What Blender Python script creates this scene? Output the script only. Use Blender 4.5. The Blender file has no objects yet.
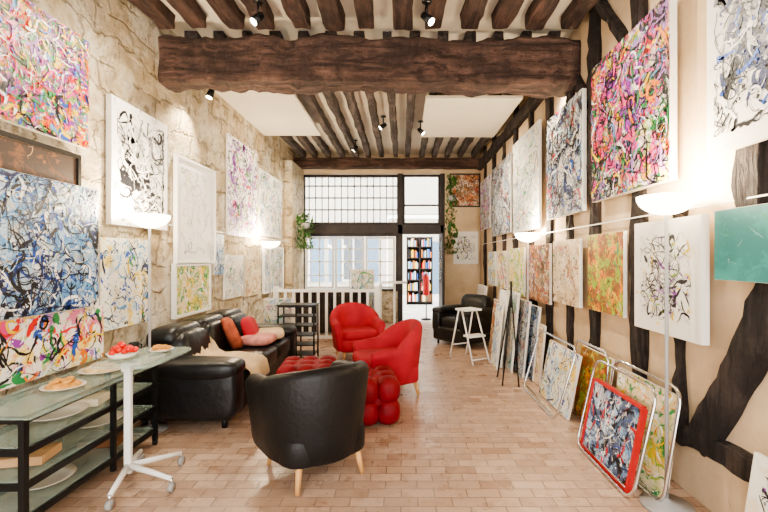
import bpy, bmesh, math, random
from mathutils import Vector, Matrix, noise
random.seed(7)
S=bpy.context.scene
try: S.view_settings.look='AgX - Medium High Contrast'
except Exception: pass
XL,XR,YF,ZC=-2.46,1.83,10.08,3.93
# ---------------- materials ----------------
def nmat(name):
    m=bpy.data.materials.new(name); m.use_nodes=True
    nt=m.node_tree; b=nt.nodes["Principled BSDF"]
    return m,nt,b
def c4(c): return (c[0],c[1],c[2],1)
def simple(name,col,rough=.5,metal=0,bump=0,bscale=20,var=.0,vscale=5,emit=0,ecol=None,spec=None,coat=0):
    m,nt,b=nmat(name)
    b.inputs['Base Color'].default_value=c4(col); b.inputs['Roughness'].default_value=rough
    b.inputs['Metallic'].default_value=metal
    if coat: b.inputs['Coat Weight'].default_value=coat
    if spec is not None: b.inputs['Specular IOR Level'].default_value=spec
    tc=nt.nodes.new('ShaderNodeTexCoord')
    n=nt.nodes.new('ShaderNodeTexNoise'); n.inputs['Scale'].default_value=vscale; n.inputs['Detail'].default_value=5
    nt.links.new(tc.outputs['Object'],n.inputs['Vector'])
    r=nt.nodes.new('ShaderNodeValToRGB')
    v=var
    r.color_ramp.elements[0].position=.3; r.color_ramp.elements[1].position=.7
    r.color_ramp.elements[0].color=c4([max(0,x*(1-v)) for x in col]); r.color_ramp.elements[1].color=c4([min(1,x*(1+v)) for x in col])
    nt.links.new(n.outputs['Fac'],r.inputs['Fac']); nt.links.new(r.outputs['Color'],b.inputs['Base Color'])
    if bump:
        n2=nt.nodes.new('ShaderNodeTexNoise'); n2.inputs['Scale'].default_value=bscale; n2.inputs['Detail'].default_value=4
        nt.links.new(tc.outputs['Object'],n2.inputs['Vector'])
        bp=nt.nodes.new('ShaderNodeBump'); bp.inputs['Strength'].default_value=bump; bp.inputs['Distance'].default_value=.02
        nt.links.new(n2.outputs['Fac'],bp.inputs['Height']); nt.links.new(bp.outputs['Normal'],b.inputs['Normal'])
    if emit:
        b.inputs['Emission Color'].default_value=c4(ecol or col); b.inputs['Emission Strength'].default_value=emit
    return m
def ramp(nt,src,stops,interp='LINEAR'):
    r=nt.nodes.new('ShaderNodeValToRGB'); cr=r.color_ramp; cr.interpolation=interp
    cr.elements[0].position=stops[0][0]; cr.elements[0].color=c4(stops[0][1])
    cr.elements[1].position=stops[-1][0]; cr.elements[1].color=c4(stops[-1][1])
    for p,c in stops[1:-1]:
        e=cr.elements.new(p); e.color=c4(c)
    nt.links.new(src,r.inputs['Fac']); return r.outputs['Color']
def mixc(nt,fac,a,b_):
    m=nt.nodes.new('ShaderNodeMix'); m.data_type='RGBA'
    if isinstance(fac,float): m.inputs[0].default_value=fac
    else: nt.links.new(fac,m.inputs[0])
    for i,x in ((6,a),(7,b_)):
        if isinstance(x,(tuple,list)): m.inputs[i].default_value=c4(x)
        else: nt.links.new(x,m.inputs[i])
    return m.outputs[2]
def math_(nt,op,a,b_=None):
    m=nt.nodes.new('ShaderNodeMath'); m.operation=op
    for i,x in enumerate((a,b_)):
        if x is None: continue
        if isinstance(x,(int,float)): m.inputs[i].default_value=x
        else: nt.links.new(x,m.inputs[i])
    return m.outputs[0]
def mapped(nt,scale=(1,1,1),loc=(0,0,0)):
    tc=nt.nodes.new('ShaderNodeTexCoord'); mp=nt.nodes.new('ShaderNodeMapping')
    mp.inputs['Scale'].default_value=scale; mp.inputs['Location'].default_value=loc
    nt.links.new(tc.outputs['Object'],mp.inputs['Vector']); return mp.outputs['Vector']
def tnoise(nt,vec,scale,detail=4,rough=.55,dist=0):
    n=nt.nodes.new('ShaderNodeTexNoise'); n.inputs['Scale'].default_value=scale; n.inputs['Detail'].default_value=detail
    n.inputs['Roughness'].default_value=rough; n.inputs['Distortion'].default_value=dist
    nt.links.new(vec,n.inputs['Vector']); return n
def bumpn(nt,b,h,st,dist=.02):
    bp=nt.nodes.new('ShaderNodeBump'); bp.inputs['Strength'].default_value=st; bp.inputs['Distance'].default_value=dist
    nt.links.new(h,bp.inputs['Height']); nt.links.new(bp.outputs['Normal'],b.inputs['Normal'])
def wood(name,axis,dark,light,rough=.8,k=9):
    m,nt,b=nmat(name)
    sc=[k,k,k]; sc[axis]=1.0
    v=mapped(nt,tuple(sc)); n=tnoise(nt,v,1.6,9,.72,.8)
    v2=mapped(nt,(1.3,1.3,1.3)); n2=tnoise(nt,v2,2.2,7,.7)
    col=ramp(nt,n.outputs['Fac'],[(.36,[x*.25 for x in dark]),(.43,dark),(.55,[ (a+c)/2 for a,c in zip(dark,light)]),(.75,light)])
    col=mixc(nt,ramp(nt,n2.outputs['Fac'],[(.42,(0,0,0)),(.6,(.85,.85,.85))]),col,[x*.7 for x in dark])
    nt.links.new(col,b.inputs['Base Color']); b.inputs['Roughness'].default_value=rough
    h=math_(nt,'ADD',n.outputs['Fac'],n2.outputs['Fac']); bumpn(nt,b,h,1,.06); return m
M={}
M['beamx']=wood('beam_wood_x',0,(.050,.026,.020),(.24,.135,.098))
M['beamy']=wood('beam_wood_y',1,(.046,.024,.019),(.18,.098,.072))
M['beamyg']=wood('beam_wood_grey',1,(.06,.045,.04),(.24,.185,.16))
M['timber']=wood('timber_post',2,(.022,.015,.014),(.12,.085,.072),.85)
M['black']=simple('black_metal',(.010,.010,.011),.4,.3)
M['iron']=simple('dark_iron_frame',(.03,.022,.02),.55,.2,var=.3)
M['leather']=simple('black_leather',(.009,.009,.010),.36,0,.45,9,.2,4,spec=.4)
M['leather2']=simple('black_tub_leather',(.011,.010,.010),.46,0,.2,30,.2,4,spec=.32)
M['redf']=simple('red_fabric',(.42,.016,.030),.8,0,.2,120,.15,6)
M['redl']=simple('red_velour',(.22,.007,.014),.6,0,.25,60,.25,8,spec=.3)
M['legw']=simple('leg_beech',(.62,.34,.13),.45,0,var=.15)
M['chrome']=simple('chrome',(.75,.76,.78),.18,1)
M['white']=simple('white_paint',(.84,.83,.79),.5,var=.03)
M['offw']=simple('canvas_edge',(.80,.76,.68),.8,var=.05)
M['blackfr']=simple('black_frame',(.02,.017,.015),.4)
M['redfr']=simple('red_frame',(.52,.02,.02),.5)
M['green']=simple('leaf_green',(.05,.13,.025),.5,var=.5,vscale=20)
M['gray']=simple('grey_plastic',(.35,.34,.33),.5)
M['cream']=simple('cream_fabric',(.66,.50,.31),.85,0,.3,60,.2)
M['orange']=simple('rust_fabric',(.38,.085,.04),.8,0,.3,40,.4,10)
M['pinkf']=simple('pink_fabric',(.60,.26,.22),.8,0,.3,40,.3,10)
M['tom']=simple('tomato_red',(.7,.02,.01),.25)
M['food']=simple('pastry',(.72,.34,.08),.7,0,.5,60,.45,30)
M['crack']=simple('cracker',(.72,.50,.25),.8,0,.5,50,.3,30)
M['plate']=simple('ceramic_plate',(.80,.75,.66),.25)
M['bowl']=simple('lamp_glass_lit',(.95,.9,.8),.4,emit=10.0,ecol=(1,.87,.62))
M['bulb']=simple('spot_lens_lit',(1,.95,.85),.4,emit=25,ecol=(1,.85,.6))
def glass(name,col,rough=.05,alpha=.3):
    m,nt,b=nmat(name)
    b.inputs['Base Color'].default_value=c4(col); b.inputs['Roughness'].default_value=rough
    b.inputs['Alpha'].default_value=alpha
    n=tnoise(nt,mapped(nt),2,2); bumpn(nt,b,n.outputs['Fac'],.02)
    return m
M['gglass']=glass('green_glass_shelf',(.46,.60,.53),.06,.34)
M['pane']=glass('window_pane',(.85,.93,.95),.03,.10)
def wall_stone():
    m,nt,b=nmat('stone_plaster_wall'); v=mapped(nt)
    n=tnoise(nt,v,1.1,9,.7,.5); n2=tnoise(nt,v,7,9,.75); n4=tnoise(nt,v,2.7,7,.7,.8)
    base=ramp(nt,n.outputs['Fac'],[(.30,(.52,.39,.22)),(.43,(.70,.57,.37)),(.54,(.84,.76,.60)),(.75,(.90,.86,.76))])
    base=mixc(nt,ramp(nt,n4.outputs['Fac'],[(.47,(0,0,0)),(.58,(.75,.75,.75))]),base,(.56,.43,.25))
    base=mixc(nt,ramp(nt,n2.outputs['Fac'],[(.52,(0,0,0)),(.62,(.75,.75,.75))]),base,(.32,.24,.15))
    sx=nt.nodes.new('ShaderNodeSeparateXYZ'); nt.links.new(v,sx.inputs[0])
    cb=nt.nodes.new('ShaderNodeCombineXYZ')
    wob=tnoise(nt,v,1.8,5,.6)
    nt.links.new(math_(nt,'ADD',sx.outputs[1],math_(nt,'MULTIPLY',wob.outputs['Fac'],.6)),cb.inputs[0])
    nt.links.new(math_(nt,'ADD',sx.outputs[2],math_(nt,'MULTIPLY',wob.outputs['Fac'],.5)),cb.inputs[1])
    br=nt.nodes.new('ShaderNodeTexBrick'); nt.links.new(cb.outputs[0],br.inputs['Vector'])
    br.inputs['Scale'].default_value=1; br.inputs['Brick Width'].default_value=.42; br.inputs['Row Height'].default_value=.24
    br.inputs['Mortar Size'].default_value=.02; br.inputs['Mortar Smooth'].default_value=1
    mk=math_(nt,'MULTIPLY',br.outputs['Fac'],ramp(nt,n4.outputs['Fac'],[(.42,(0,0,0)),(.55,(1,1,1))]))
    base=mixc(nt,math_(nt,'MULTIPLY',mk,.6),base,(.38,.29,.18))
    nt.links.new(base,b.inputs['Base Color']); b.inputs['Roughness'].default_value=.9
    h=math_(nt,'ADD',n2.outputs['Fac'],math_(nt,'ADD',math_(nt,'MULTIPLY',mk,-.7),n4.outputs['Fac'])); bumpn(nt,b,h,1,.08); return m
def plaster(name,c1,c2,sc=2,bs=.25):
    m,nt,b=nmat(name); v=mapped(nt); n=tnoise(nt,v,sc,7,.65)
    nt.links.new(ramp(nt,n.outputs['Fac'],[(.3,c1),(.7,c2)]),b.inputs['Base Color'])
    n2=tnoise(nt,v,30,4); bumpn(nt,b,n2.outputs['Fac'],bs,.01); b.inputs['Roughness'].default_value=.9; return m
M['stone']=wall_stone()
M['plaster']=plaster('beige_plaster',(.53,.385,.235),(.74,.585,.40))
M['ceil']=plaster('ceiling_plaster',(.72,.63,.48),(.84,.77,.64),3)
M['panel']=plaster('ceiling_panel_white',(.74,.68,.55),(.82,.76,.65),1.5,.05)
def floor_mat():
    m,nt,b=nmat('terracotta_tile_floor'); v=mapped(nt,(1,1,1))
    br=nt.nodes.new('ShaderNodeTexBrick')
    wob=tnoise(nt,v,6,2); va=nt.nodes.new('ShaderNodeVectorMath'); va.operation='MULTIPLY_ADD'
    nt.links.new(wob.outputs['Color'],va.inputs[0]); va.inputs[1].default_value=(.012,.012,0); nt.links.new(v,va.inputs[2])
    nt.links.new(va.outputs[0],br.inputs['Vector'])
    br.inputs['Scale'].default_value=1; br.inputs['Brick Width'].default_value=.21; br.inputs['Row Height'].default_value=.10
    br.inputs['Mortar Size'].default_value=.0045; br.inputs['Mortar Smooth'].default_value=.4
    br.inputs['Color1'].default_value=(.38,.225,.145,1); br.inputs['Color2'].default_value=(.60,.42,.30,1); br.inputs['Mortar'].default_value=(.20,.13,.09,1)
    n=tnoise(nt,v,1.4,8,.7); n5=tnoise(nt,v,9,6,.7)
    col=mixc(nt,ramp(nt,n.outputs['Fac'],[(.40,(0,0,0)),(.66,(.6,.6,.6))]),br.outputs['Color'],(.62,.48,.38))
    col=mixc(nt,ramp(nt,n5.outputs['Fac'],[(.50,(0,0,0)),(.68,(.5,.5,.5))]),col,(.28,.18,.12))
    nt.links.new(col,b.inputs['Base Color'])
    n3=tnoise(nt,v,5,5)
    nt.links.new(ramp(nt,n3.outputs['Fac'],[(.3,(.22,.22,.22)),(.7,(.45,.45,.45))]),b.inputs['Roughness'])
    h=math_(nt,'SUBTRACT',math_(nt,'MULTIPLY',n3.outputs['Fac'],.5),br.outputs['Fac']); bumpn(nt,b,h,.5,.007); return m
M['floor']=floor_mat()
# ---- paintings : grounds + real paint strokes ----
PCOL={'k':(.010,.010,.013),'w':(.88,.87,.84),'g':(.24,.24,.26),'G':(.52,.52,.51),'r':(.66,.02,.015),'o':(.80,.22,.02),'y':(.86,.60,.02),
 'n':(.03,.27,.08),'N':(.28,.46,.05),'b':(.02,.09,.42),'B':(.12,.32,.60),'s':(.38,.56,.72),'p':(.26,.04,.34),'P':(.76,.06,.26),'v':(.44,.22,.55),
 't':(.04,.30,.27),'u':(.20,.08,.03),'U':(.52,.32,.16),'d':(.02,.035,.12),'c':(.78,.68,.50)}
for k,c in PCOL.items(): M['pc_'+k]=simple('paint_'+('upper_' if k.isupper() else '')+k.lower(),c,.4,var=.12,vscale=9,bump=.15,bscale=60)
# base, washes, density, splatter layers (col,scale,threshold), strokes, dots
STY={
 'dense':((.80,.62,.46),'orypn',.48,[('k',16,.60),('r',11,.58),('n',13,.60),('p',12,.60),('w',18,.60)],[('orypnPBwbk',230,.010,.045,.16,0),('kwp',90,.005,.018,.3,0),('oryPwn',200,.006,.022,.10,0)],160),
 'bigbw':((.84,.83,.80),'G',.56,[('g',7,.63),('k',9,.67)],[('gkkG',24,.03,.12,.5,.12),('k',60,.005,.018,.6,.08),('wG',24,.01,.03,.4,.12)],120),
 'blue':((.80,.83,.84),'sB',.48,[('b',8,.59),('k',12,.61),('w',15,.58)],[('BsbGB',70,.015,.06,.3,0),('kkd',85,.006,.026,.45,.0),('ws',90,.006,.026,.3,0),('kd',70,.004,.010,.6,0)],160),
 'bluey':((.82,.82,.74),'sy',.53,[('b',9,.62),('y',8,.65),('k',14,.63)],[('bBdnB',52,.012,.05,.25,.0),('k',60,.005,.020,.3,.0),('yws',40,.008,.024,.2,.0)],120),
 'bright':((.84,.81,.74),'yNP',.55,[('r',7,.61),('b',8,.63),('k',13,.63)],[('rPpbnyonv',85,.03,.10,.2,.0),('k',60,.008,.030,.3,.0),('wyo',60,.008,.03,.2,.0)],140),
 'pink':((.86,.83,.77),'PyNv',.56,[('P',6,.60),('n',7,.62),('k',12,.62)],[('PPnyvrpP',80,.03,.12,.3,.0),('k',80,.006,.026,.7,.0),('ynPoBwv',150,.006,.026,.3,.0),('k',50,.003,.008,.9,0)],240),
 'pale':((.85,.83,.79),'G',.62,[('G',9,.66)],[('GGc',34,.004,.018,.6,.08)],6),
 'palek':((.80,.77,.69),'cGs',.55,[('g',13,.63),('G',6,.58)],[('Gcsn',50,.012,.045,.3,.03),('kg',70,.004,.014,.35,.03),('ynPb',40,.005,.018,.2,.05)],100),
 'purple':((.84,.81,.80),'vN',.56,[('p',8,.60),('k',13,.62)],[('vpPv',60,.018,.06,.25,.02),('k',66,.006,.020,.35,.02),('nNrw',50,.010,.03,.2,.02)],120),
 'grayk':((.72,.67,.57),'Gs',.50,[('k',9,.60),('g',6,.56),('w',14,.60)],[('gGd',66,.012,.055,.35,.0),('k',100,.005,.024,.4,.0),('bswrw',70,.006,.024,.25,.0)],160),
 'ink':((.85,.83,.78),'G',.64,[('g',8,.67)],[('kddg',42,.03,.11,.3,.14),('k',70,.004,.016,.5,.08),('bGw',36,.010,.03,.25,.12)],200),
 'inky':((.85,.82,.74),'c',.58,[('y',8,.66)],[('k',95,.006,.028,.22,.14),('ygvpN',50,.008,.022,.2,.14),('k',80,.003,.009,.4,.12)],200),
 'yell':((.66,.46,.10),'yNou',.46,[('u',13,.58),('N',9,.56),('r',18,.64)],[('yNocn',120,.008,.030,.15,0),('rku',130,.005,.018,.15,0)],200),
 'green':((.60,.60,.30),'Nyc',.47,[('n',12,.58),('o',16,.64),('w',11,.60)],[('Nnycw',90,.008,.033,.2,0),('okn',90,.005,.014,.2,0)],120),
 'warm':((.58,.38,.20),'oUcu',.48,[('u',11,.57),('k',16,.62),('r',13,.62)],[('oUrcu',100,.008,.036,.2,.0),('k',80,.005,.016,.25,.0),('nvbw',44,.006,.02,.2,.0)],120),
 'line':((.72,.57,.36),'cU',.52,[('u',14,.60),('c',8,.56)],[('UcGn',50,.01,.03,.2,.0),('uk',100,.003,.012,.3,.03),('orv',30,.006,.02,.15,.04)],100),
 'teal':((.03,.22,.21),'t',.50,[('t',10,.58)],[('tsn',22,.004,.012,.25,.05),('w',4,.003,.006,.2,.2)],6),
 'dark':((.05,.028,.02),'u',.50,[('u',12,.6)],[('uU',14,.004,.014,.4,.02)],4),
 'redblue':((.50,.55,.62),'Bsd',.47,[('k',9,.56),('r',8,.62),('w',15,.60)],[('bBkdr',130,.010,.036,.18,0),('kw',130,.005,.020,.25,0),('rk',50,.008,.02,.2,0)],160),
}
pc=[0]
def paint_mat(style):
    pc[0]+=1; sd=pc[0]*5.37
    base,wash,dens,spl=STY[style][:4]
    m,nt,b=nmat('painting_'+style)
    v=mapped(nt,(1,1,1),(sd,sd*.7,sd*1.3))
    col=base
    L=[(cc,2.6+1.3*i,dens,.05,.8,.3) for i,cc in enumerate(wash)]+[(cc,sc,th-.015,.012,1.0,.9) for cc,sc,th in spl]
    for i,(cc,sc,th,sw,mx,ds) in enumerate(L):
        vo=nt.nodes.new('ShaderNodeVectorMath'); vo.operation='ADD'; nt.links.new(v,vo.inputs[0]); vo.inputs[1].default_value=(i*7.3,i*3.1,i*5.9)
        n=tnoise(nt,vo.outputs[0],sc,5,.68,ds)
        f=ramp(nt,n.outputs['Fac'],[(th,(0,0,0)),(th+sw,(mx,mx,mx))])
        col=mixc(nt,f,col,PCOL[cc])
    nt.links.new(col,b.inputs['Base Color']); b.inputs['Roughness'].default_value=.6
    return m
# ---------------- mesh builder ----------------
class PB:
    def __init__(s,name): s.name=name; s.bm=bmesh.new(); s.mats=[]
    def mi(s,m):
        m=M[m] if isinstance(m,str) else m
        if m not in s.mats: s.mats.append(m)
        return s.mats.index(m)
    def faces(s,vs,fs,m,smooth=False):
        i=s.mi(m); bv=[s.bm.verts.new(v) for v in vs]; out=[]
        for f in fs:
            try: fc=s.bm.faces.new([bv[k] for k in f])
            except ValueError: continue
            fc.material_index=i; fc.smooth=smooth; out.append(fc)
        return bv,out
    def box(s,c,sz,m,R=None,bev=0):
        x,y,z=[k/2 for k in sz]; R=R or Matrix.Identity(3)
        vs=[Vector(c)+R@Vector((a*x,b*y,d*z)) for a in(-1,1) for b in(-1,1) for d in(-1,1)]
        fs=[(0,1,3,2),(4,6,7,5),(0,4,5,1),(2,3,7,6),(0,2,6,4),(1,5,7,3)]
        bv,fc=s.faces(vs,fs,m)
        if bev:
            es=list({e for f in fc for e in f.edges})
            r=bmesh.ops.bevel(s.bm,geom=es,offset=bev,segments=3,affect='EDGES',profile=.5)
            i=s.mi(m)
            for f in r['faces']: f.material_index=i; f.smooth=True
    def bx(s,x0,x1,y0,y1,z0,z1,m,bev=0):
        s.box(((x0+x1)/2,(y0+y1)/2,(z0+z1)/2),(abs(x1-x0),abs(y1-y0),abs(z1-z0)),m,None,bev)
    def ringloft(s,rings,m,caps=True,closed=False,smooth=True):
        n=len(rings[0]); vs=[v for r in rings for v in r]; fs=[]
        k=len(rings)
        for i in range(k if closed else k-1):
            j=(i+1)%k
            for a in range(n):
                b_=(a+1)%n; fs.append((i*n+a,i*n+b_,j*n+b_,j*n+a))
        if caps and not closed: fs+= [tuple(range(n-1,-1,-1)),tuple((k-1)*n+a for a in range(n))]
        s.faces(vs,fs,m,smooth)
    def tube(s,pts,r,m,seg=10,closed=False):
        pts=[Vector(p) for p in pts]; rings=[]; n=len(pts)
        up=None
        for i,p in enumerate(pts):
            if closed: t=(pts[(i+1)%n]-pts[i-1]).normalized()
            else: t=(pts[min(i+1,n-1)]-pts[max(i-1,0)]).normalized()
            if up is None:
                up=Vector((0,0,1)) if abs(t.z)<.9 else Vector((1,0,0))
            a=t.cross(up).normalized(); u2=a.cross(t).normalized(); up=u2
            rr=r[i] if isinstance(r,(list,tuple)) else r
            rings.append([p+(a*math.cos(2*math.pi*k/seg)+u2*math.sin(2*math.pi*k/seg))*rr for k in range(seg)])
        s.ringloft(rings,m,True,closed)
    def cyl(s,p0,p1,r0,m,r1=None,seg=16): s.tube([p0,p1],[r0,r0 if r1 is None else r1],m,seg)
    def lathe(s,prof,c,m,seg=28,caps=True):
        rings=[[Vector(c)+Vector((r*math.cos(2*math.pi*k/seg),r*math.sin(2*math.pi*k/seg),z)) for k in range(seg)] for r,z in prof]
        s.ringloft(rings,m,caps)
    def sq(s,c,sz,m,e=.35,e2=None,R=None,nu=28,nv=14,wr=0):
        e2=e if e2 is None else e2; R=R or Matrix.Identity(3)
        def p(x,k): return math.copysign(abs(x)**k,x)
        rings=[]
        for j in range(nv+1):
            ph=-math.pi/2+math.pi*j/nv
            ph=max(-math.pi/2+.02,min(math.pi/2-.02,ph)); ring=[]
            for i in range(nu):
                t=2*math.pi*i/nu
                v=Vector((sz[0]/2*p(math.cos(ph),e)*p(math.cos(t),e2),sz[1]/2*p(math.cos(ph),e)*p(math.sin(t),e2),sz[2]/2*p(math.sin(ph),e)))
                if wr:
                    q=Vector(c)+v; v=v*(1+wr*noise.noise(q*7))
                ring.append(Vector(c)+R@v)
            rings.append(ring)
        s.ringloft(rings,m)
    def rough(s,p0,p1,w,h,m,amp=.012,step=.12,bow=0):
        p0=Vector(p0);p1=Vector(p1); d=(p1-p0); L=d.length; t=d.normalized()
        up=Vector((0,0,1)) if abs(t.z)<.8 else Vector((1,0,0))
        a=t.cross(up).normalized(); u=a.cross(t).normalized(); n=max(2,int(L/step)); rings=[]
        prof=[(-.5,-.42),(-.42,-.5),(0,-.5),(.42,-.5),(.5,-.42),(.5,0),(.5,.42),(.42,.5),(0,.5),(-.42,.5),(-.5,.42),(-.5,0)]
        for i in range(n+1):
            q=p0+d*(i/n)+a*bow*math.sin(math.pi*i/n); ring=[]
            for x,y in prof:
                v=q+a*x*w+u*y*h
                k=noise.noise(v*2.3)*amp*1.6+noise.noise(v*9+Vector((3,1,7)))*amp
                v=v+(a*x+u*y).normalized()*k; ring.append(v)
            rings.append(ring)
        s.ringloft(rings,m,True,False,False)
    def done(s,loc=(0,0,0),rot=(0,0,0),scale=1):
        bmesh.ops.recalc_face_normals(s.bm,faces=s.bm.faces)
        me=bpy.data.meshes.new(s.name); s.bm.to_mesh(me); s.bm.free()
        for m in s.mats: me.materials.append(m)
        o=bpy.data.objects.new(s.name,me); S.collection.objects.link(o)
        o.location=loc; o.rotation_euler=rot; o.scale=(scale,)*3; return o
def Rz(a): return Matrix.Rotation(a,3,'Z')
def Rx(a): return Matrix.Rotation(a,3,'X')
def Ry(a): return Matrix.Rotation(a,3,'Y')
def canvas(b,w,h,zc,t,style):
    """stretched canvas, local x = width, z = height, painted face toward -y"""
    b.box((0,-t/2,zc),(w,t,h),'offw'); b.box((0,-t-.001,zc),(w-.004,.003,h-.004),paint_mat(style))
    rn=random.Random(pc[0]*31+5); groups,dots=STY[style][4:]; y=-t-.0030; lay=0
    area=min(1.5,max(.40,(w*h)/.75)); ws=min(1.1,max(.6,math.sqrt(w*h)/.9)); allc=''
    jobs=[]
    for gi,(cols,n,w0,w1,ln,mg) in enumerate(groups):
        allc+=cols
        for i in range(int(n*area)): jobs.append((gi+rn.uniform(0,1.5),cols,w0,w1,ln,mg))
    jobs.sort(key=lambda q:q[0])
    for _,cols,w0,w1,ln,mg in jobs:
            X=w/2*(1-2*mg)-.004; Z=h/2*(1-2*mg)-.004
            c=rn.choice(cols)
            if mg>.1: px=max(-X,min(X,rn.gauss(0,X*.45))); pz=max(-Z,min(Z,rn.gauss(0,Z*.5)))
            else: px=rn.uniform(-X,X); pz=rn.uniform(-Z,Z)
            a=rn.uniform(0,6.28); cv=rn.uniform(-9,9); L=ln*rn.uniform(.3,1.3)*min(1,max(w,h)); wd=(w0+(w1-w0)*rn.random()**2)*ws
            st=.018; k=max(4,int(L/st)); pts=[]
            for j in range(k):
                nx=px+math.cos(a)*st; nz=pz+math.sin(a)*st
                if abs(nx)>X or abs(nz)>Z:
                    nx=max(-X,min(X,nx)); nz=max(-Z,min(Z,nz)); a+=1.3
                pts.append((nx,nz)); px,pz=nx,nz; cv+=rn.uniform(-14,14); cv*=.88; a+=cv*st
                if rn.random()<.05: a+=rn.uniform(-1.6,1.6)
            vs=[]; m=len(pts); lay+=1; yy=y-.00002*lay; fr=1
            for j,(qx,qz) in enumerate(pts):
                q0=pts[max(0,j-1)]; q1=pts[min(m-1,j+1)]; dx,dz=q1[0]-q0[0],q1[1]-q0[1]; l=math.hypot(dx,dz) or 1; dx/=l; dz/=l
                fr=max(.25,min(1.3,fr+rn.uniform(-.35,.33)))
                ww=wd/2*fr*(min(1,(j+.6)/1.5))*(min(1,(m-1-j+.4)/2))
                for sg in(-1,1):
                    w2=ww*rn.uniform(.7,1.25)
                    ax=max(-w/2+.003,min(w/2-.003,qx-dz*w2*sg)); az=max(-h/2+.003,min(h/2-.003,qz+dx*w2*sg))
                    vs.append((ax,yy,zc+az))
            b.faces(vs,[(2*j,2*j+1,2*j+3,2*j+2) for j in range(m-1)],'pc_'+c)
    mg=groups[-1][5]; X=w/2*(1-2*mg)-.02; Z=h/2*(1-2*mg)-.02
    for i in range(int(dots*area)):
        c=rn.choice(allc); px=rn.uniform(-X,X); pz=rn.uniform(-Z,Z); r=(.002+.013*rn.random()**2)*ws; lay+=1; yy=y-.00002*lay
        b.faces([(px+r*rn.uniform(.6,1.2)*math.cos(k*.785),yy,zc+pz+r*rn.uniform(.6,1.2)*math.sin(k*.785)) for k in range(8)],[tuple(range(8))],'pc_'+c)
# ---------------- room ----------------
b=PB('floor'); b.bx(XL-.3,XR+.3,-1.5,YF+.15,-.12,0,'floor'); b.done()
b=PB('wall_left'); b.bx(XL-.25,XL,-1.5,YF+.3,0,ZC+.1,'stone'); b.done()
b=PB('wall_right'); b.bx(XR,XR+.25,-1.5,YF+.3,0,ZC+.1,'plaster'); b.done()
b=PB('ceiling'); b.bx(XL-.25,XR+.25,-1.5,YF+.3,ZC,ZC+.15,'ceil'); b.done()
b=PB('wall_far')
b.bx(XL,-2.34,YF,YF+.3,0,ZC,'stone'); b.bx(-2.34,-.06,YF,YF+.3,0,.72,'stone')
b.bx(-2.34,.98,YF,YF+.3,3.48,ZC,'plaster'); b.bx(.98,XR,YF,YF+.3,0,ZC,'plaster'); b.done()
b=PB('wall_left_pier'); b.bx(XL,-2.30,9.0,YF,0,3.55,'stone',.01); b.done()
b=PB('ceiling_joists')
x=XL+.12
while x<XR-.02:
    b.rough((x,-1.3,3.86),(x+random.uniform(-.03,.03),4.3,3.86),.17,.15,'beamy',.02,.12)
    x+=.335
x=XL+.2
while x<XR-.02:
    b.rough((x,4.6,3.86),(x+random.uniform(-.02,.02),9.8,3.86),.11,.15,'beamyg',.014,.15)
    x+=.30
b.done()
b=PB('ceiling_beam'); b.rough((XL-.05,4.52,3.53),(XR+.05,4.56,3.51),.36,.46,'beamx',.036,.05); b.done()
b=PB('ceiling_beam'); b.rough((XL,9.85,3.66),(XR,9.85,3.66),.24,.22,'beamx',.015,.15); b.done()
b=PB('ceiling_beam'); b.rough((XL,5.35,3.72),(XR,5.35,3.72),.16,.12,'beamx',.012,.15); b.done()
b=PB('ceiling_panel'); b.bx(XL,-1.45,5.6,7.7,3.69,3.73,'panel'); b.done()
b=PB('ceiling_panel'); b.bx(.33,1.66,5.9,7.8,3.69,3.73,'panel'); b.done()
b=PB('wall_right_timber_frame')
X=XR-.005
for y,w,z0,z1 in ((2.22,.15,1.72,3.9),(2.78,.08,.3,1.9),(3.28,.17,.3,3.9),(4.09,.18,0,3.9),(4.62,.11,.3,3.6),(5.28,.15,0,3.9),(6.0,.11,0,3.6),(6.82,.15,0,3.9),(7.6,.11,0,3.6),(8.4,.15,0,3.9),(9.3,.15,0,3.9)):
    b.rough((X,y,z0),(X,y+random.uniform(-.05,.05),z1),w,.09,'timber',.02,.08,random.uniform(-.06,.06))
b.rough((X,1.98,1.62),(X,2.62,.36),.18,.1,'timber',.022,.08,.05)
b.rough((X,1.2,.46),(X,3.2,.36),.1,.12,'timber',.018,.08)
b.rough((X,4.2,3.0),(X,4.75,3.75),.14,.08,'timber',.014,.1)
b.rough((X,3.35,3.1),(X,3.95,3.88),.15,.08,'timber',.014,.1)
b.rough((X,5.4,.1),(X,5.9,.95),.10,.08,'timber',.014,.1)
b.rough((X-.02,4.7,3.62),(X-.02,9.9,3.62),.12,.18,'timber',.016,.12)
b.done()
b=PB('trim_rail_right'); b.bx(XR-.058,XR-.048,1.5,9.6,1.803,1.812,'white'); b.done()
b=PB('trim_rail_left'); b.bx(XL+.002,XL+.02,4.5,9.0,1.84,1.855,'white'); b.done()
def frame(b,x0,x1,z0,z1,y,t,d,m):
    b.bx(x0,x0+t,y,y+d,z0,z1,m);b.bx(x1-t,x1,y,y+d,z0,z1,m);b.bx(x0+t,x1-t,y,y+d,z0,z0+t,m);b.bx(x0+t,x1-t,y,y+d,z1-t,z1,m)
b=PB('window_1'); frame(b,-2.34,-.06,2.28,3.46,YF+.02,.06,.08,'iron')
for i in range(1,15): b.cyl((-2.34+2.28*i/15,YF+.06,2.33),(-2.34+2.28*i/15,YF+.06,3.42),.012,'iron',seg=6)
for z in (2.62,2.9,3.18): b.bx(-2.3,-.1,YF+.05,YF+.075,z,z+.03,'iron')
b.bx(-2.3,-.1,YF+.085,YF+.09,2.33,3.42,'pane'); b.done()
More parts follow.
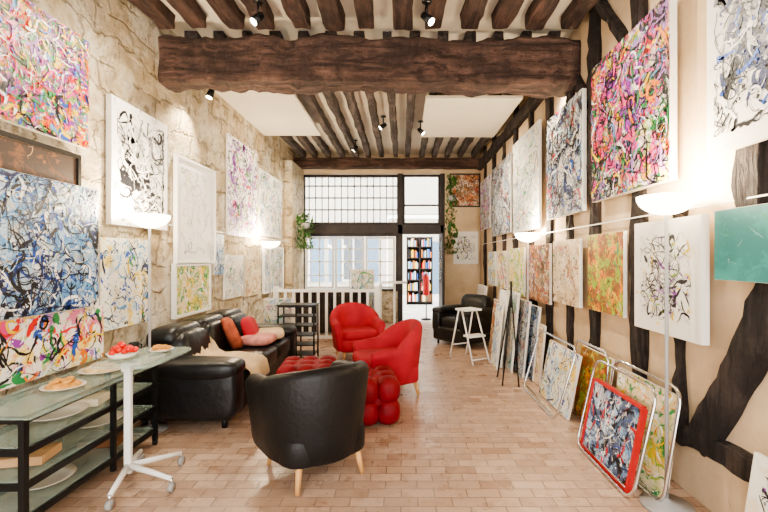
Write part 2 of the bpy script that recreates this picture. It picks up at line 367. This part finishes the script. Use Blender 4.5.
b=PB('trim_1'); b.bx(-2.34,.98,YF-.02,YF+.14,2.06,2.28,'iron',.01); b.bx(-.10,.02,YF-.02,YF+.14,0,3.48,'iron',.01); b.bx(.90,1.0,YF-.02,YF+.14,0,3.48,'iron',.01); b.done()
b=PB('window_2'); frame(b,-2.34,-.10,.72,2.06,YF+.02,.05,.1,'iron')
for x0,x1 in ((-2.28,-1.6),(-1.58,-.88),(-.86,-.16)):
    frame(b,x0,x1,.78,2.0,YF+.04,.05,.05,'white')
    for z in (1.08,1.4,1.7): b.bx(x0+.05,x1-.05,YF+.05,YF+.07,z,z+.03,'white')
    b.bx((x0+x1)/2-.015,(x0+x1)/2+.015,YF+.05,YF+.07,.82,1.96,'white')
    b.bx(x0+.05,x1-.05,YF+.075,YF+.08,.82,1.96,'pane')
b.done()
b=PB('window_3'); frame(b,.02,.90,2.28,3.46,YF+.02,.05,.08,'iron'); b.bx(.05,.87,YF+.05,YF+.055,2.33,3.42,'pane'); b.bx(.07,.85,YF+.03,YF+.06,2.72,2.76,'iron'); b.done()
b=PB('door_1')
b.bx(.86,.90,9.2,10.04,.03,2.04,'iron'); b.bx(.845,.86,9.3,9.94,.95,1.95,'pane'); b.cyl((.86,9.28,1.05),(.80,9.28,1.05),.012,'chrome'); b.cyl((.80,9.28,1.05),(.80,9.38,1.05),.012,'chrome'); b.done()
street=simple('street_paving',(.62,.60,.56),.8,0,.2,8,.15,2); fac=simple('facade_stone',(.74,.70,.62),.9,0,.2,6,.08,1)
shut=simple('blue_shutter',(.16,.27,.42),.6); dk=simple('dark_shop_window',(.10,.13,.17),.2)
b=PB('street_pavement'); b.bx(-8,10,YF+.15,24,-.15,-.03,street); b.done()
b=PB('facade_opposite'); b.bx(-9,-.6,16.5,17,-.03,7,fac); b.bx(2.2,10,16.5,17,-.03,7,fac); b.bx(-.6,2.2,16.5,17,3.2,7,fac); b.bx(-.6,2.2,18.5,18.7,-.03,3.2,fac)
for x in (-6.5,-4.4,-2.3,3.4,5.5):
    for z in (.6,4.6):
        b.bx(x,x+.9,16.42,16.52,z,z+2.0,dk); frame(b,x,x+.9,z,z+2.0,16.40,.08,.1,'white'); b.bx(x+.42,x+.48,16.39,16.42,z,z+2,'white')
        b.bx(x-.5,x-.03,16.42,16.5,z,z+2.0,shut); b.bx(x+.93,x+1.4,16.42,16.5,z,z+2.0,shut)
b.bx(1.15,1.6,18.4,18.5,-.03,2.2,shut)
b.done()
b=PB('bookcase'); b.bx(.15,1.0,14.35,14.4,-.03,2.2,'timber')
for x in(.15,.57,.97): b.bx(x,x+.03,14.05,14.35,-.03,2.2,'woodd' if 'woodd' in M else 'timber')
for k in range(6):
    z=.05+k*.36; b.bx(.15,1.0,14.05,14.35,z,z+.025,'timber'); x=.2
    while x<.94 and k<6:
        wv=random.uniform(.025,.05); 
        if not .54<x+wv<.62 and not .54<x<.62: b.bx(x,x+wv-.003,14.08,14.3,z+.025,z+random.uniform(.2,.31),'pc_'+random.choice('roybBwuckGs'))
        x+=wv
b.done()
b=PB('fire_extinguisher'); c=(.60,10.65,0)
b.lathe([(.13,-.03),(.13,0),(.02,.02)],c,'black'); b.cyl((.60,10.65,0),(.60,10.65,.6),.015,'black')
b.lathe([(.02,.56),(.075,.58),(.08,.62),(.08,1.0),(.06,1.06),(.025,1.09),(.02,1.14)],c,'redfr'); b.box((.58,10.65,1.16),(.13,.03,.03),'black'); b.tube([(.60,10.6,1.12),(.52,10.6,1.05),(.50,10.6,.8)],.01,'black'); b.done()
# ---------------- paintings ----------------
def painting(y0,y1,z0,z1,wall,style,frame_=None,t=.03,off=.0,name='abstract_painting',tilt=0):
    w=abs(y1-y0); h=z1-z0; b=PB(name)
    canvas(b,w,h,0,t,style)
    if frame_:
        f=.03; d=t+.015
        for sx in(-1,1): b.box((sx*(w/2+f/2),-d/2,0),(f,d,h+2*f),frame_)
        for sz in(-1,1): b.box((0,-d/2,sz*(h/2+f/2)),(w,d,f),frame_)
    ym=(y0+y1)/2; zm=(z0+z1)/2
    if wall=='L': return b.done((XL+.008+off,ym,zm),(tilt,0,math.pi/2))
    if wall=='R': return b.done((XR-.07-off,ym,zm),(tilt,0,-math.pi/2))
    if wall=='F': return b.done((ym,YF-.01-off,zm),(tilt,0,0))
for a in [
 (2.25,3.32,2.34,3.17,'L','dense',None),(3.56,4.41,1.78,2.86,'L','bigbw',None,.045),
 (2.35,3.2,1.75,2.24,'L','dark','blackfr'),
 (3.45,4.12,.90,1.67,'L','bluey',None),
 (4.64,5.54,1.46,2.59,'L','pale','white'),(5.98,7.2,1.82,3.24,'L','purple',None),(7.28,8.67,1.89,3.03,'L','palek',None),
 (4.6,5.4,.88,1.41,'L','green','white'),(5.56,5.84,1.28,1.82,'L','blue',None),(5.88,6.57,.93,1.54,'L','palek',None),
 (6.65,7.35,.90,1.53,'L','line',None),(7.55,8.74,.90,1.68,'L','palek','white'),
 (1.7,2.44,2.07,3.25,'R','ink',None),(2.75,3.88,2.0,3.20,'R','pink',None,.045),(4.10,5.1,1.95,3.12,'R','grayk',None,.04),
 (5.42,6.7,1.88,3.25,'R','palek',None),(6.86,8.25,1.91,3.18,'R','grayk',None),(8.46,9.5,2.1,3.15,'R','purple',None),
 (1.95,2.38,1.38,1.76,'R','teal',None),(2.46,3.17,1.0,1.75,'R','inky',None,.045),(3.36,4.0,1.03,1.71,'R','yell',None),
 (4.19,4.92,1.01,1.69,'R','line',None),(5.04,5.96,.95,1.67,'R','warm',None),(6.1,6.96,.95,1.65,'R','green',None),
 (7.1,7.8,.98,1.62,'R','bright',None),(7.95,8.65,.98,1.62,'R','bluey',None),
 (1.14,1.80,2.72,3.44,'F','warm','blackfr'),(1.2,1.78,1.36,2.12,'F','inky',None)]:
    painting(*a)
painting(2.36,3.35,1.13,2.03,'L','blue',None,.03,.055)
painting(2.5,3.48,.70,1.12,'L','bright',None,.03,.005)
def lean(xb,y0,y1,h,style,lean_a=.14,frame_=None,rz=0,name='leaning_canvas',z0=0.003,t=.025):
    w=abs(y1-y0); b=PB(name)
    canvas(b,w,h,h/2,t,style)
    if frame_:
        f=.022;d=t+.012
        for sx in(-1,1): b.box((sx*(w/2+f/2),-d/2,h/2),(f,d,h+f),frame_)
        for zz in(f/2,h+f/2): b.box((0,-d/2,zz),(w,d,f),frame_)
    return b.done((xb,(y0+y1)/2,z0+ t*math.sin(lean_a)),(-lean_a,0,-math.pi/2+rz))
lean(1.45,2.74,3.40,.53,'redblue',.2,'redfr')
lean(1.60,2.60,3.30,.66,'green',.14)
lean(1.68,3.55,4.15,.66,'yell',.12)
lean(1.54,3.95,4.75,.60,'bluey',.2)
lean(1.64,1.55,2.08,.56,'inky',.16)
for i,(xb,y0,w,h,st) in enumerate([(1.28,5.75,.35,.86,'bluey'),(1.36,5.85,.4,.98,'pale'),(1.44,5.6,.6,1.04,'palek'),(1.52,5.35,.8,.95,'grayk'),(1.60,5.2,1.0,.9,'blue'),(1.40,6.42,.4,.85,'warm'),(1.50,6.5,.4,1.0,'pale'),(1.62,5.02,.5,.7,'line'),(1.56,8.3,.9,.95,'pale')]):
    lean(xb,y0,y0+w,h,st,.10)
def loop(xb0,y0,xb1,y1,h,lean_d,name='chrome_loop_stand'):
    b=PB(name); r=.10; A=Vector((xb0,y0,.014)); B=Vector((xb1,y1,.014)); t=(B-A); L=t.length; t.normalize(); 
    u=Vector((lean_d,0,h)); H=u.length; u.normalize(); pts=[]
    for cx,cz,a0 in ((L-r,r,-90),(L-r,H-r,0),(r,H-r,90),(r,r,180)):
        for k in range(7):
            a=math.radians(a0+15*k); pts.append(A+t*(cx+r*math.cos(a))+u*(cz+r*math.sin(a)))
    b.tube(pts,.011,'chrome',8,True)
    b.tube([A+t*r+u*.04,B-t*r+u*.04],.006,'chrome',6)
    return b.done()
loop(1.40,3.45,1.40,2.62,.68,.16); loop(1.55,3.36,1.55,2.56,.70,.12); loop(1.40,4.96,1.40,3.92,.66,.2); loop(1.62,4.2,1.62,3.52,.70,.08)
# ---------------- lamps ----------------
def lamp(x,y,h,pw):
    b=PB('floor_lamp')
    b.lathe([(.001,0),(.145,0),(.145,.015),(.03,.035),(.012,.05)],(0,0,0),'gray'); b.cyl((0,0,.03),(0,0,h-.07),.011,'gray')
    prof=[(.02,h-.10)]+[(.165*math.sin(a),h+.015-.115*math.cos(a)) for a in [math.radians(k) for k in range(12,91,11)]]+[(.158,h+.015)]+[(.158*math.sin(a),h+.015-.10*math.cos(a)) for a in [math.radians(k) for k in range(80,5,-12)]]
    b.lathe(prof,(0,0,0),'bowl',32)
    o=b.done((x,y,0))
    l=bpy.data.lights.new('uplight_bulb','POINT'); l.energy=pw; l.color=(1,.80,.54); l.shadow_soft_size=.06
    lo=bpy.data.objects.new('uplight_bulb',l); S.collection.objects.link(lo); lo.location=(0,0,h+.08); lo.parent=o
lamp(-2.2,3.75,1.86,110); lamp(-2.2,7.17,1.76,110); lamp(1.60,2.60,1.86,110); lamp(1.60,5.46,1.80,95)
def spot(x,y,z,tx,ty,tz,pw):
    b=PB('ceiling_spotlight'); d=(Vector((tx,ty,tz))-Vector((x,y,z))).normalized(); p=Vector((0,0,0))
    b.cyl((0,0,.03),(0,0,.14),.01,'black'); b.lathe([(.045,.14),(.045,.155)],(0,0,0),'black')
    b.cyl(p-d*.05,p+d*.06,.03,'black',.042); b.cyl(p+d*.058,p+d*.064,.034,'bulb')
    o=b.done((x,y,z))
    l=bpy.data.lights.new('spot_bulb','SPOT'); l.energy=pw; l.color=(1,.86,.66); l.spot_size=1.7; l.spot_blend=.9; l.shadow_soft_size=.04
    lo=bpy.data.objects.new('spot_bulb',l); S.collection.objects.link(lo); lo.parent=o; lo.location=d*.08; lo.rotation_euler=d.to_track_quat('-Z','Y').to_euler()
spot(-1.27,3.8,3.62,XL,3.0,2.0,240); spot(.22,3.8,3.62,XR,3.0,1.8,240); spot(1.45,4.95,3.62,XR,4.6,2.6,170)
spot(.30,6.9,3.54,XR,6.6,2.0,280); spot(-.3,6.9,3.62,XL,6.6,2.0,300); spot(-2.2,4.95,3.40,XL,4.7,2.4,170); spot(-.9,8.3,3.62,XL,8.5,1.8,220)
# ---------------- tub chairs ----------------
def tub(name,leath,loc,face,legm='legw',hb=.76,ha=.60,sc=1):
    b=PB(name); R=.39; arm=.30; path=[]
    N=8
    for i in range(N): path.append((Vector((-R,arm-arm*i/N,0)),Vector((-1,0,0)),0.0+0*i))
    for i in range(25):
        a=math.pi+math.pi*i/24; path.append((Vector((R*math.cos(a),R*math.sin(a),0)),Vector((math.cos(a),math.sin(a),0)),math.sin(math.pi*i/24)))
    for i in range(1,N+1): path.append((Vector((R,arm*i/N,0)),Vector((1,0,0)),0.0))
    rings=[]; n=len(path)
    for i,(p,nn,bk) in enumerate(path):
        e=min(i,n-1-i); h=ha+(hb-ha)*(bk**.8 if bk>0 else 0)-(.03*(1-e/N) if e<N else 0)
        tk=.11; end=1 if e>1 else (.6 if e==0 else .9)
        out=lambda z:-.06*(1-(z-.15)/.5)
        def pt(off,z): return p+nn*off+Vector((0,0,z))
        ring=[pt(out(.14)-.02,.15),pt(out(.17),.17),pt(out(.3),.30),pt(out(.45),.45),pt(0.0,h-.06),pt(-.012,h-.025),pt(-.035,h-.004),pt(-.06,h),pt(-.085,h-.006),pt(-tk+.005,h-.03),pt(-tk-.01,h-.07),pt(-tk-.035,.45),pt(-tk-.05,.34),pt(-tk-.05,.16)]
        if end<1:
            cen=sum(ring,Vector())/len(ring); ring=[cen+(q-cen)*(.90 if e==0 else .97) for q in ring]
        rings.append(ring)
    b.ringloft(rings,leath)
    b.sq((0,.03,.24),(.62,.66,.20),leath,.25,.45)
    b.sq((0,.06,.385),(.56,.62,.15),leath,.45,.45)
    for sx,sy in((-1,-1),(1,-1),(-1,1),(1,1)):
        b.cyl((sx*.21,sy*.22-.02,.17),(sx*.235,sy*.25-.02,0.0),.024,legm,.014)
    return b.done(loc,(0,0,face),sc)
tub('tub_armchair','leather2',(-.635,3.08,0),math.atan2(.6,.8),hb=.78,ha=.69,sc=1.02)
tub('tub_armchair','redf',(-.70,6.5,0),math.radians(200),hb=.80,ha=.60)
tub('tub_armchair','redf',(-.16,4.82,0),math.radians(112),hb=.80,ha=.56)
def pouf(x,y,rz,s=.56):
    b=PB('tufted_pouf'); n=3; c=s/n
    b.sq((0,0,.22),(s*.9,s*.9,.38),'redl',.3,.3)
    for i in range(n):
        for j in range(n):
            for k in range(2):
                if i==1 and j==1 and k==0: continue
                b.sq(((i-1)*c,(j-1)*c,.125+k*.19),(c*1.22,c*1.22,.24),'redl',.8,.8,nu=14,nv=8)
    return b.done((x,y,-.003),(0,0,rz))
pouf(-.34,4.05,.15); pouf(-.98,4.5,.1)
# ---------------- sofa ----------------
b=PB('leather_sofa')
y0,y1=3.66,5.85; xb,xf=-2.38,-1.45
b.box(((xb+xf)/2,(y0+y1)/2,.21),(xf-xb-.04,y1-y0-.06,.24),'leather',None,.04)
for yy in (y0+.15,y1-.15):
    for xx in(xb+.1,xf-.12): b.cyl((xx,yy,0),(xx,yy,.1),.025,'black')
n=3; ya=y0+.26; yb=y1-.26; L=(yb-ya)/n
for i in range(n):
    yc=ya+L*(i+.5)
    b.sq((xf-.37,yc,.39),(.78,L*1.03,.22),'leather',.38,.3,wr=.03)
    b.sq((xb+.26,yc,.58),(.34,L*1.04,.44),'leather',.5,.4,Ry(-.18),wr=.04)
    b.sq((xb+.17,yc,.75),(.32,L*1.04,.22),'leather',.6,.4,Ry(-.1),wr=.05)
for yc in (y0+.14,y1-.14):
    b.sq(((xb+xf)/2+.04,yc,.33),(.90,.27,.46),'leather',.3,.3,wr=.02)
    b.sq(((xb+xf)/2+.05,yc,.53),(.92,.32,.18),'leather',.6,.45,wr=.04)
b.done()
for (x,y,z,r,m,sz) in ((-1.93,4.85,.66,.5,'orange',(.14,.42,.36)),(-1.80,5.12,.64,.2,'redf',(.14,.38,.34)),(-1.66,4.98,.56,-.2,'pinkf',(.34,.36,.12)),(-1.62,5.3,.57,.3,'cream',(.34,.34,.12))):
    b=PB('throw_cushion'); b.sq((0,0,0),sz,m,.6,.45,Ry(-.35) if sz[0]<.2 else None,wr=.12); b.done((x,y,z),(0,0,r))
b=PB('throw_blanket'); prof=[(-2.02,.70),(-1.97,.62),(-1.93,.54),(-1.85,.517),(-1.7,.52),(-1.55,.515),(-1.45,.50),(-1.405,.45),(-1.39,.38),(-1.385,.30)]
NU=22; rows=[]
for i in range(NU+1):
    v=i/NU; row=[]
    for j,(x,z) in enumerate(prof):
        wv=.012*math.sin(v*19+j*.4)+.02*noise.noise(Vector((v*5,j*.5,2)))
        row.append((x+abs(wv)*.6, 3.98+.5*v+.04*math.sin(j*.8), z+abs(wv)))
    rows.append(row)
npf=len(prof); vs=[p for r in rows for p in r]
b.faces(vs,[(i*npf+j,i*npf+j+1,(i+1)*npf+j+1,(i+1)*npf+j) for i in range(NU) for j in range(npf-1)],'cream',True)
b.done()
# ---------------- rack trolley ----------------
b=PB('glass_shelf_trolley'); x0,x1,y0,y1,h=-2.36,-1.98,2.25,3.45,.67
for x in(x0,x1):
    for y in(y0,y1): b.box((x,y,h/2+.02),(.032,.032,h-.04),'black')
b.box((x1,(y0+y1)/2+.1,h/2+.02),(.028,.028,h-.04),'black')
for z in(.12,.30,.48,h-.02):
    for x in(x0,x1): b.box((x,(y0+y1)/2,z),(.022,y1-y0,.034),'black')
    for y in(y0,y1): b.box(((x0+x1)/2,y,z),(x1-x0,.022,.034),'black')
for z in(.14,.32,.50): b.box(((x0+x1)/2,(y0+y1)/2,z),(x1-x0-.02,y1-y0-.02,.008),'gglass')
b.box(((x0+x1)/2+.02,(y0+y1)/2,h),(x1-x0+.10,y1-y0+.08,.012),'gglass',None,.004)
for x in(x0,x1):
    for y in(y0,y1): b.cyl((x-.012,y,.022),(x+.012,y,.022),.022,'black')
for y,z in((2.6,.155),(3.05,.335),(2.7,.515)): b.lathe([(.02,0),(.12,.01),(.16,.03),(.165,.035),(.12,.018)],(-2.17,y,z-.008),'plate')
for y,z,c_ in((2.5,.335,'U'),(3.15,.155,'u'),(2.95,.51,'c')): b.box((-2.18,y,z+.02),(.26,.2,.05),'pc_'+c_,Rz(.2),.004)
b.done()
def plate(x,y,z,r,m,name,dome=.02):
    b=PB(name); b.lathe([(.02,0),(r*.6,.004),(r,.018),(r*1.0,.022),(r*.6,.01),(.01,.008)],(0,0,0),'plate')
    b.lathe([(r*.78,.012),(r*.8,.02),(r*.6,.02+dome),(.01,.022+dome)],(0,0,0),m); 
    for i in range(14):
        a=random.uniform(0,6.28); q=random.uniform(0,r*.65); b.sq((q*math.cos(a),q*math.sin(a),.03+dome),(.045,.04,.02),m,.8,.8,nu=8,nv=6)
    return b.done((x,y,z))
plate(-2.18,3.12,.676,.14,'crack','cracker_plate'); plate(-2.14,2.72,.676,.12,'food','tart_plate')
b=PB('rolling_tray_table')
tx,ty,tz=-1.82,2.86,.82
b.box((tx,ty,.44),(.045,.03,.74),'white',None,.004)
b.box((tx,ty,.78),(.06,.05,.06),'white')
b.box((tx+.05,ty+.12,tz-.02),(.10,.30,.02),'white')
for ex,ey in((-1.48,2.76),(-1.74,2.56),(-1.60,3.12),(-1.92,3.16)):
    b.tube([(tx,ty,.12),((tx+ex)/2,(ty+ey)/2,.105),(ex,ey,.085)],[.022,.018,.014],'white',8)
    b.cyl((ex,ey,.09),(ex,ey,.05),.01,'chrome'); b.cyl((ex-.014,ey,.03),(ex+.014,ey,.03),.03,'gray')
b.sq((tx+.05,ty+.10,tz),(.42,.62,.018),'gglass',.2,.35)
b.done()
b=PB('strawberry_bowl'); b.lathe([(.03,0),(.07,.01),(.095,.04),(.09,.04),(.03,.012)],(0,0,0),'plate')
for i in range(34):
    a=random.uniform(0,6.28); q=random.uniform(0,.08); b.sq((q*math.cos(a),q*math.sin(a),.05+.055*(1-q/.08)*random.random()),(.038,.038,.034),'tom',.9,.9,nu=10,nv=6)
b.done((-1.86,2.86,.832))
plate(-1.72,3.07,.832,.08,'food','pastry_plate',.005)
b=PB('coffee_cup'); b.lathe([(.025,0),(.035,.06),(.03,.06),(.02,.01)],(0,0,0),'black'); b.tube([(.033,0,.05),(.055,0,.045),(.05,0,.02),(.03,0,.018)],.005,'black',6); b.done((-1.93,3.1,.832))
b=PB('black_tiered_rack'); x0,x1,y0,y1=-1.80,-1.28,6.25,6.55
for x in(x0,(x0+x1)/2,x1):
    for y in(y0,y1): b.cyl((x,y,0),(x,y,.80),.012,'black',seg=8)
for k in range(6):
    z=.08+k*.14; b.bx(x0,x1,y0,y1,z,z+.014,'black')
b.bx(x0-.02,x1+.02,y0-.02,y1+.02,.80,.815,'black'); b.done()
b=PB('white_balustrade'); yb=7.55
b.bx(-2.2,-.45,yb,yb+.06,.90,.95,'white'); b.bx(-2.2,-.45,yb+.01,yb+.05,.08,.13,'white')
x=-2.2
while x<-.44: b.bx(x-.022,x+.022,yb+.012,yb+.048,.1,.92,'white'); x+=.145
b.bx(-.48,-.40,yb-.01,yb+.07,0,1.0,'white'); b.bx(-2.26,-2.18,yb-.01,yb+.07,0,1.0,'white')
b.bx(-.47,-.42,yb+.06,9.2,.90,.95,'white'); y=yb+.15
while y<9.2: b.bx(-.46,-.43,y,y+.03,.0,.92,'white'); y+=.14
b.done()
b=PB('display_chest'); b.bx(-2.1,-.7,8.5,9.0,.04,.80,'timber',.01); b.bx(-2.14,-.66,8.47,9.03,.80,.84,'timber',.008)
for x in(-1.75,-1.4,-1.05): b.bx(x-.004,x+.004,8.49,8.5,.1,.76,'black')
for x in(-2.05,-.75): b.bx(x-.03,x+.03,8.52,8.98,0,.05,'timber')
b.done()
for i,(x,y,w,h,st) in enumerate([(-2.0,6.95,.45,.85,'palek'),(-.85,9.3,.5,1.25,'palek')]):
    bb=PB('stacked_canvas'); canvas(bb,w,h,h/2,.03,st); bb.box((0,.05,h/2),(w*.9,.03,h*.96),'offw'); bb.box((0,.02,.03),(w*.5,.06,.03),'offw'); bb.done((x,y,.002),(-.0,0,.05))
b=PB('round_side_table'); b.lathe([(.20,0),(.20,.02),(.025,.04),(.025,.98),(.04,1.0),(.26,1.0),(.26,1.025)],(0,0,0),'white'); b.done((-.15,8.6,0))
b=PB('tripod_easel'); top=Vector((1.32,5.2,1.10))
for ex,ey in((1.18,5.05),(1.20,5.42),(1.36,5.0)): b.cyl(top,(ex,ey,0),.009,'black')
b.cyl(top-Vector((0,0,.2)),top+Vector((0,0,.12)),.013,'black'); b.done()
b=PB('leather_armchair'); 
b.box((0,0,.20),(.82,.80,.26),'leather',None,.05); b.sq((0,-.06,.40),(.52,.66,.20),'leather',.4,.3)
b.sq((0,.30,.60),(.60,.24,.50),'leather',.5,.35,Rx(-.12))
for sx in(-1,1): b.sq((sx*.33,-.02,.40),(.2,.78,.42),'leather',.35,.3); b.sq((sx*.33,-.02,.58),(.24,.78,.14),'leather',.6,.4)
for sx in(-1,1):
    for sy in(-1,1): b.cyl((sx*.33,sy*.32,0),(sx*.33,sy*.32,.09),.02,'black')
b.done((1.10,7.55,0),(0,0,-math.radians(50)))
b=PB('step_stool'); 
b.box((0,0,.74),(.30,.26,.03),'white',None,.008); b.box((-.02,-.17,.38),(.28,.16,.025),'white')
for sx in(-1,1):
    b.tube([(sx*.13,-.02,.73),(sx*.15,-.30,0)],.012,'white',8); b.tube([(sx*.13,.06,.73),(sx*.15,.26,0)],.012,'white',8)
b.cyl((-.15,-.28,.06),(.15,-.28,.06),.009,'white'); b.cyl((-.145,.2,.2),(.145,.2,.2),.009,'white'); b.done((.98,6.35,0.002),(0,0,.5))
def plant(name,loc,n,rx,rz):
    b=PB(name)
    b.lathe([(.05,-.12),(.09,-.10),(.11,0),(.10,0),(.05,-.05)],(0,0,0),'gray')
    b.cyl((0,0,-.05),(0,0,.35),.004,'green',seg=6)
    for i in range(n):
        a=random.uniform(0,6.28); q=rx*math.sqrt(random.random()); z=random.uniform(-rz,rz*.35)
        c=Vector((q*math.cos(a),q*math.sin(a),z)); s=random.uniform(.04,.08)
        R=Matrix.Rotation(random.uniform(0,6.28),3,'Z')@Matrix.Rotation(random.uniform(-1.3,1.3),3,'X')
        vs=[c+R@Vector(v) for v in((0,-s,0),(s*.45,0,.01),(0,s,0),(-s*.45,0,.01))]
        b.faces(vs,[(0,1,2,3)],'green')
    b.done(loc)
plant('hanging_plant',(-2.1,9.3,2.25),220,.20,.55); plant('hanging_plant',(1.12,9.7,2.9),260,.14,1.3)
# ---------------- light ----------------
w=bpy.data.worlds.new('World'); S.world=w; w.use_nodes=True
bg=w.node_tree.nodes['Background']; bg.inputs[0].default_value=(1,.98,.95,1); bg.inputs[1].default_value=7.0
cd=bpy.data.cameras.new('Camera'); cam=bpy.data.objects.new('Camera',cd); S.collection.objects.link(cam)
cam.location=(0,0,1.5); cam.rotation_euler=(math.pi/2,0,0); cd.sensor_width=36; cd.lens=20.16; cd.shift_x=-.0234; cd.shift_y=.0026; cd.clip_start=.05
S.camera=cam
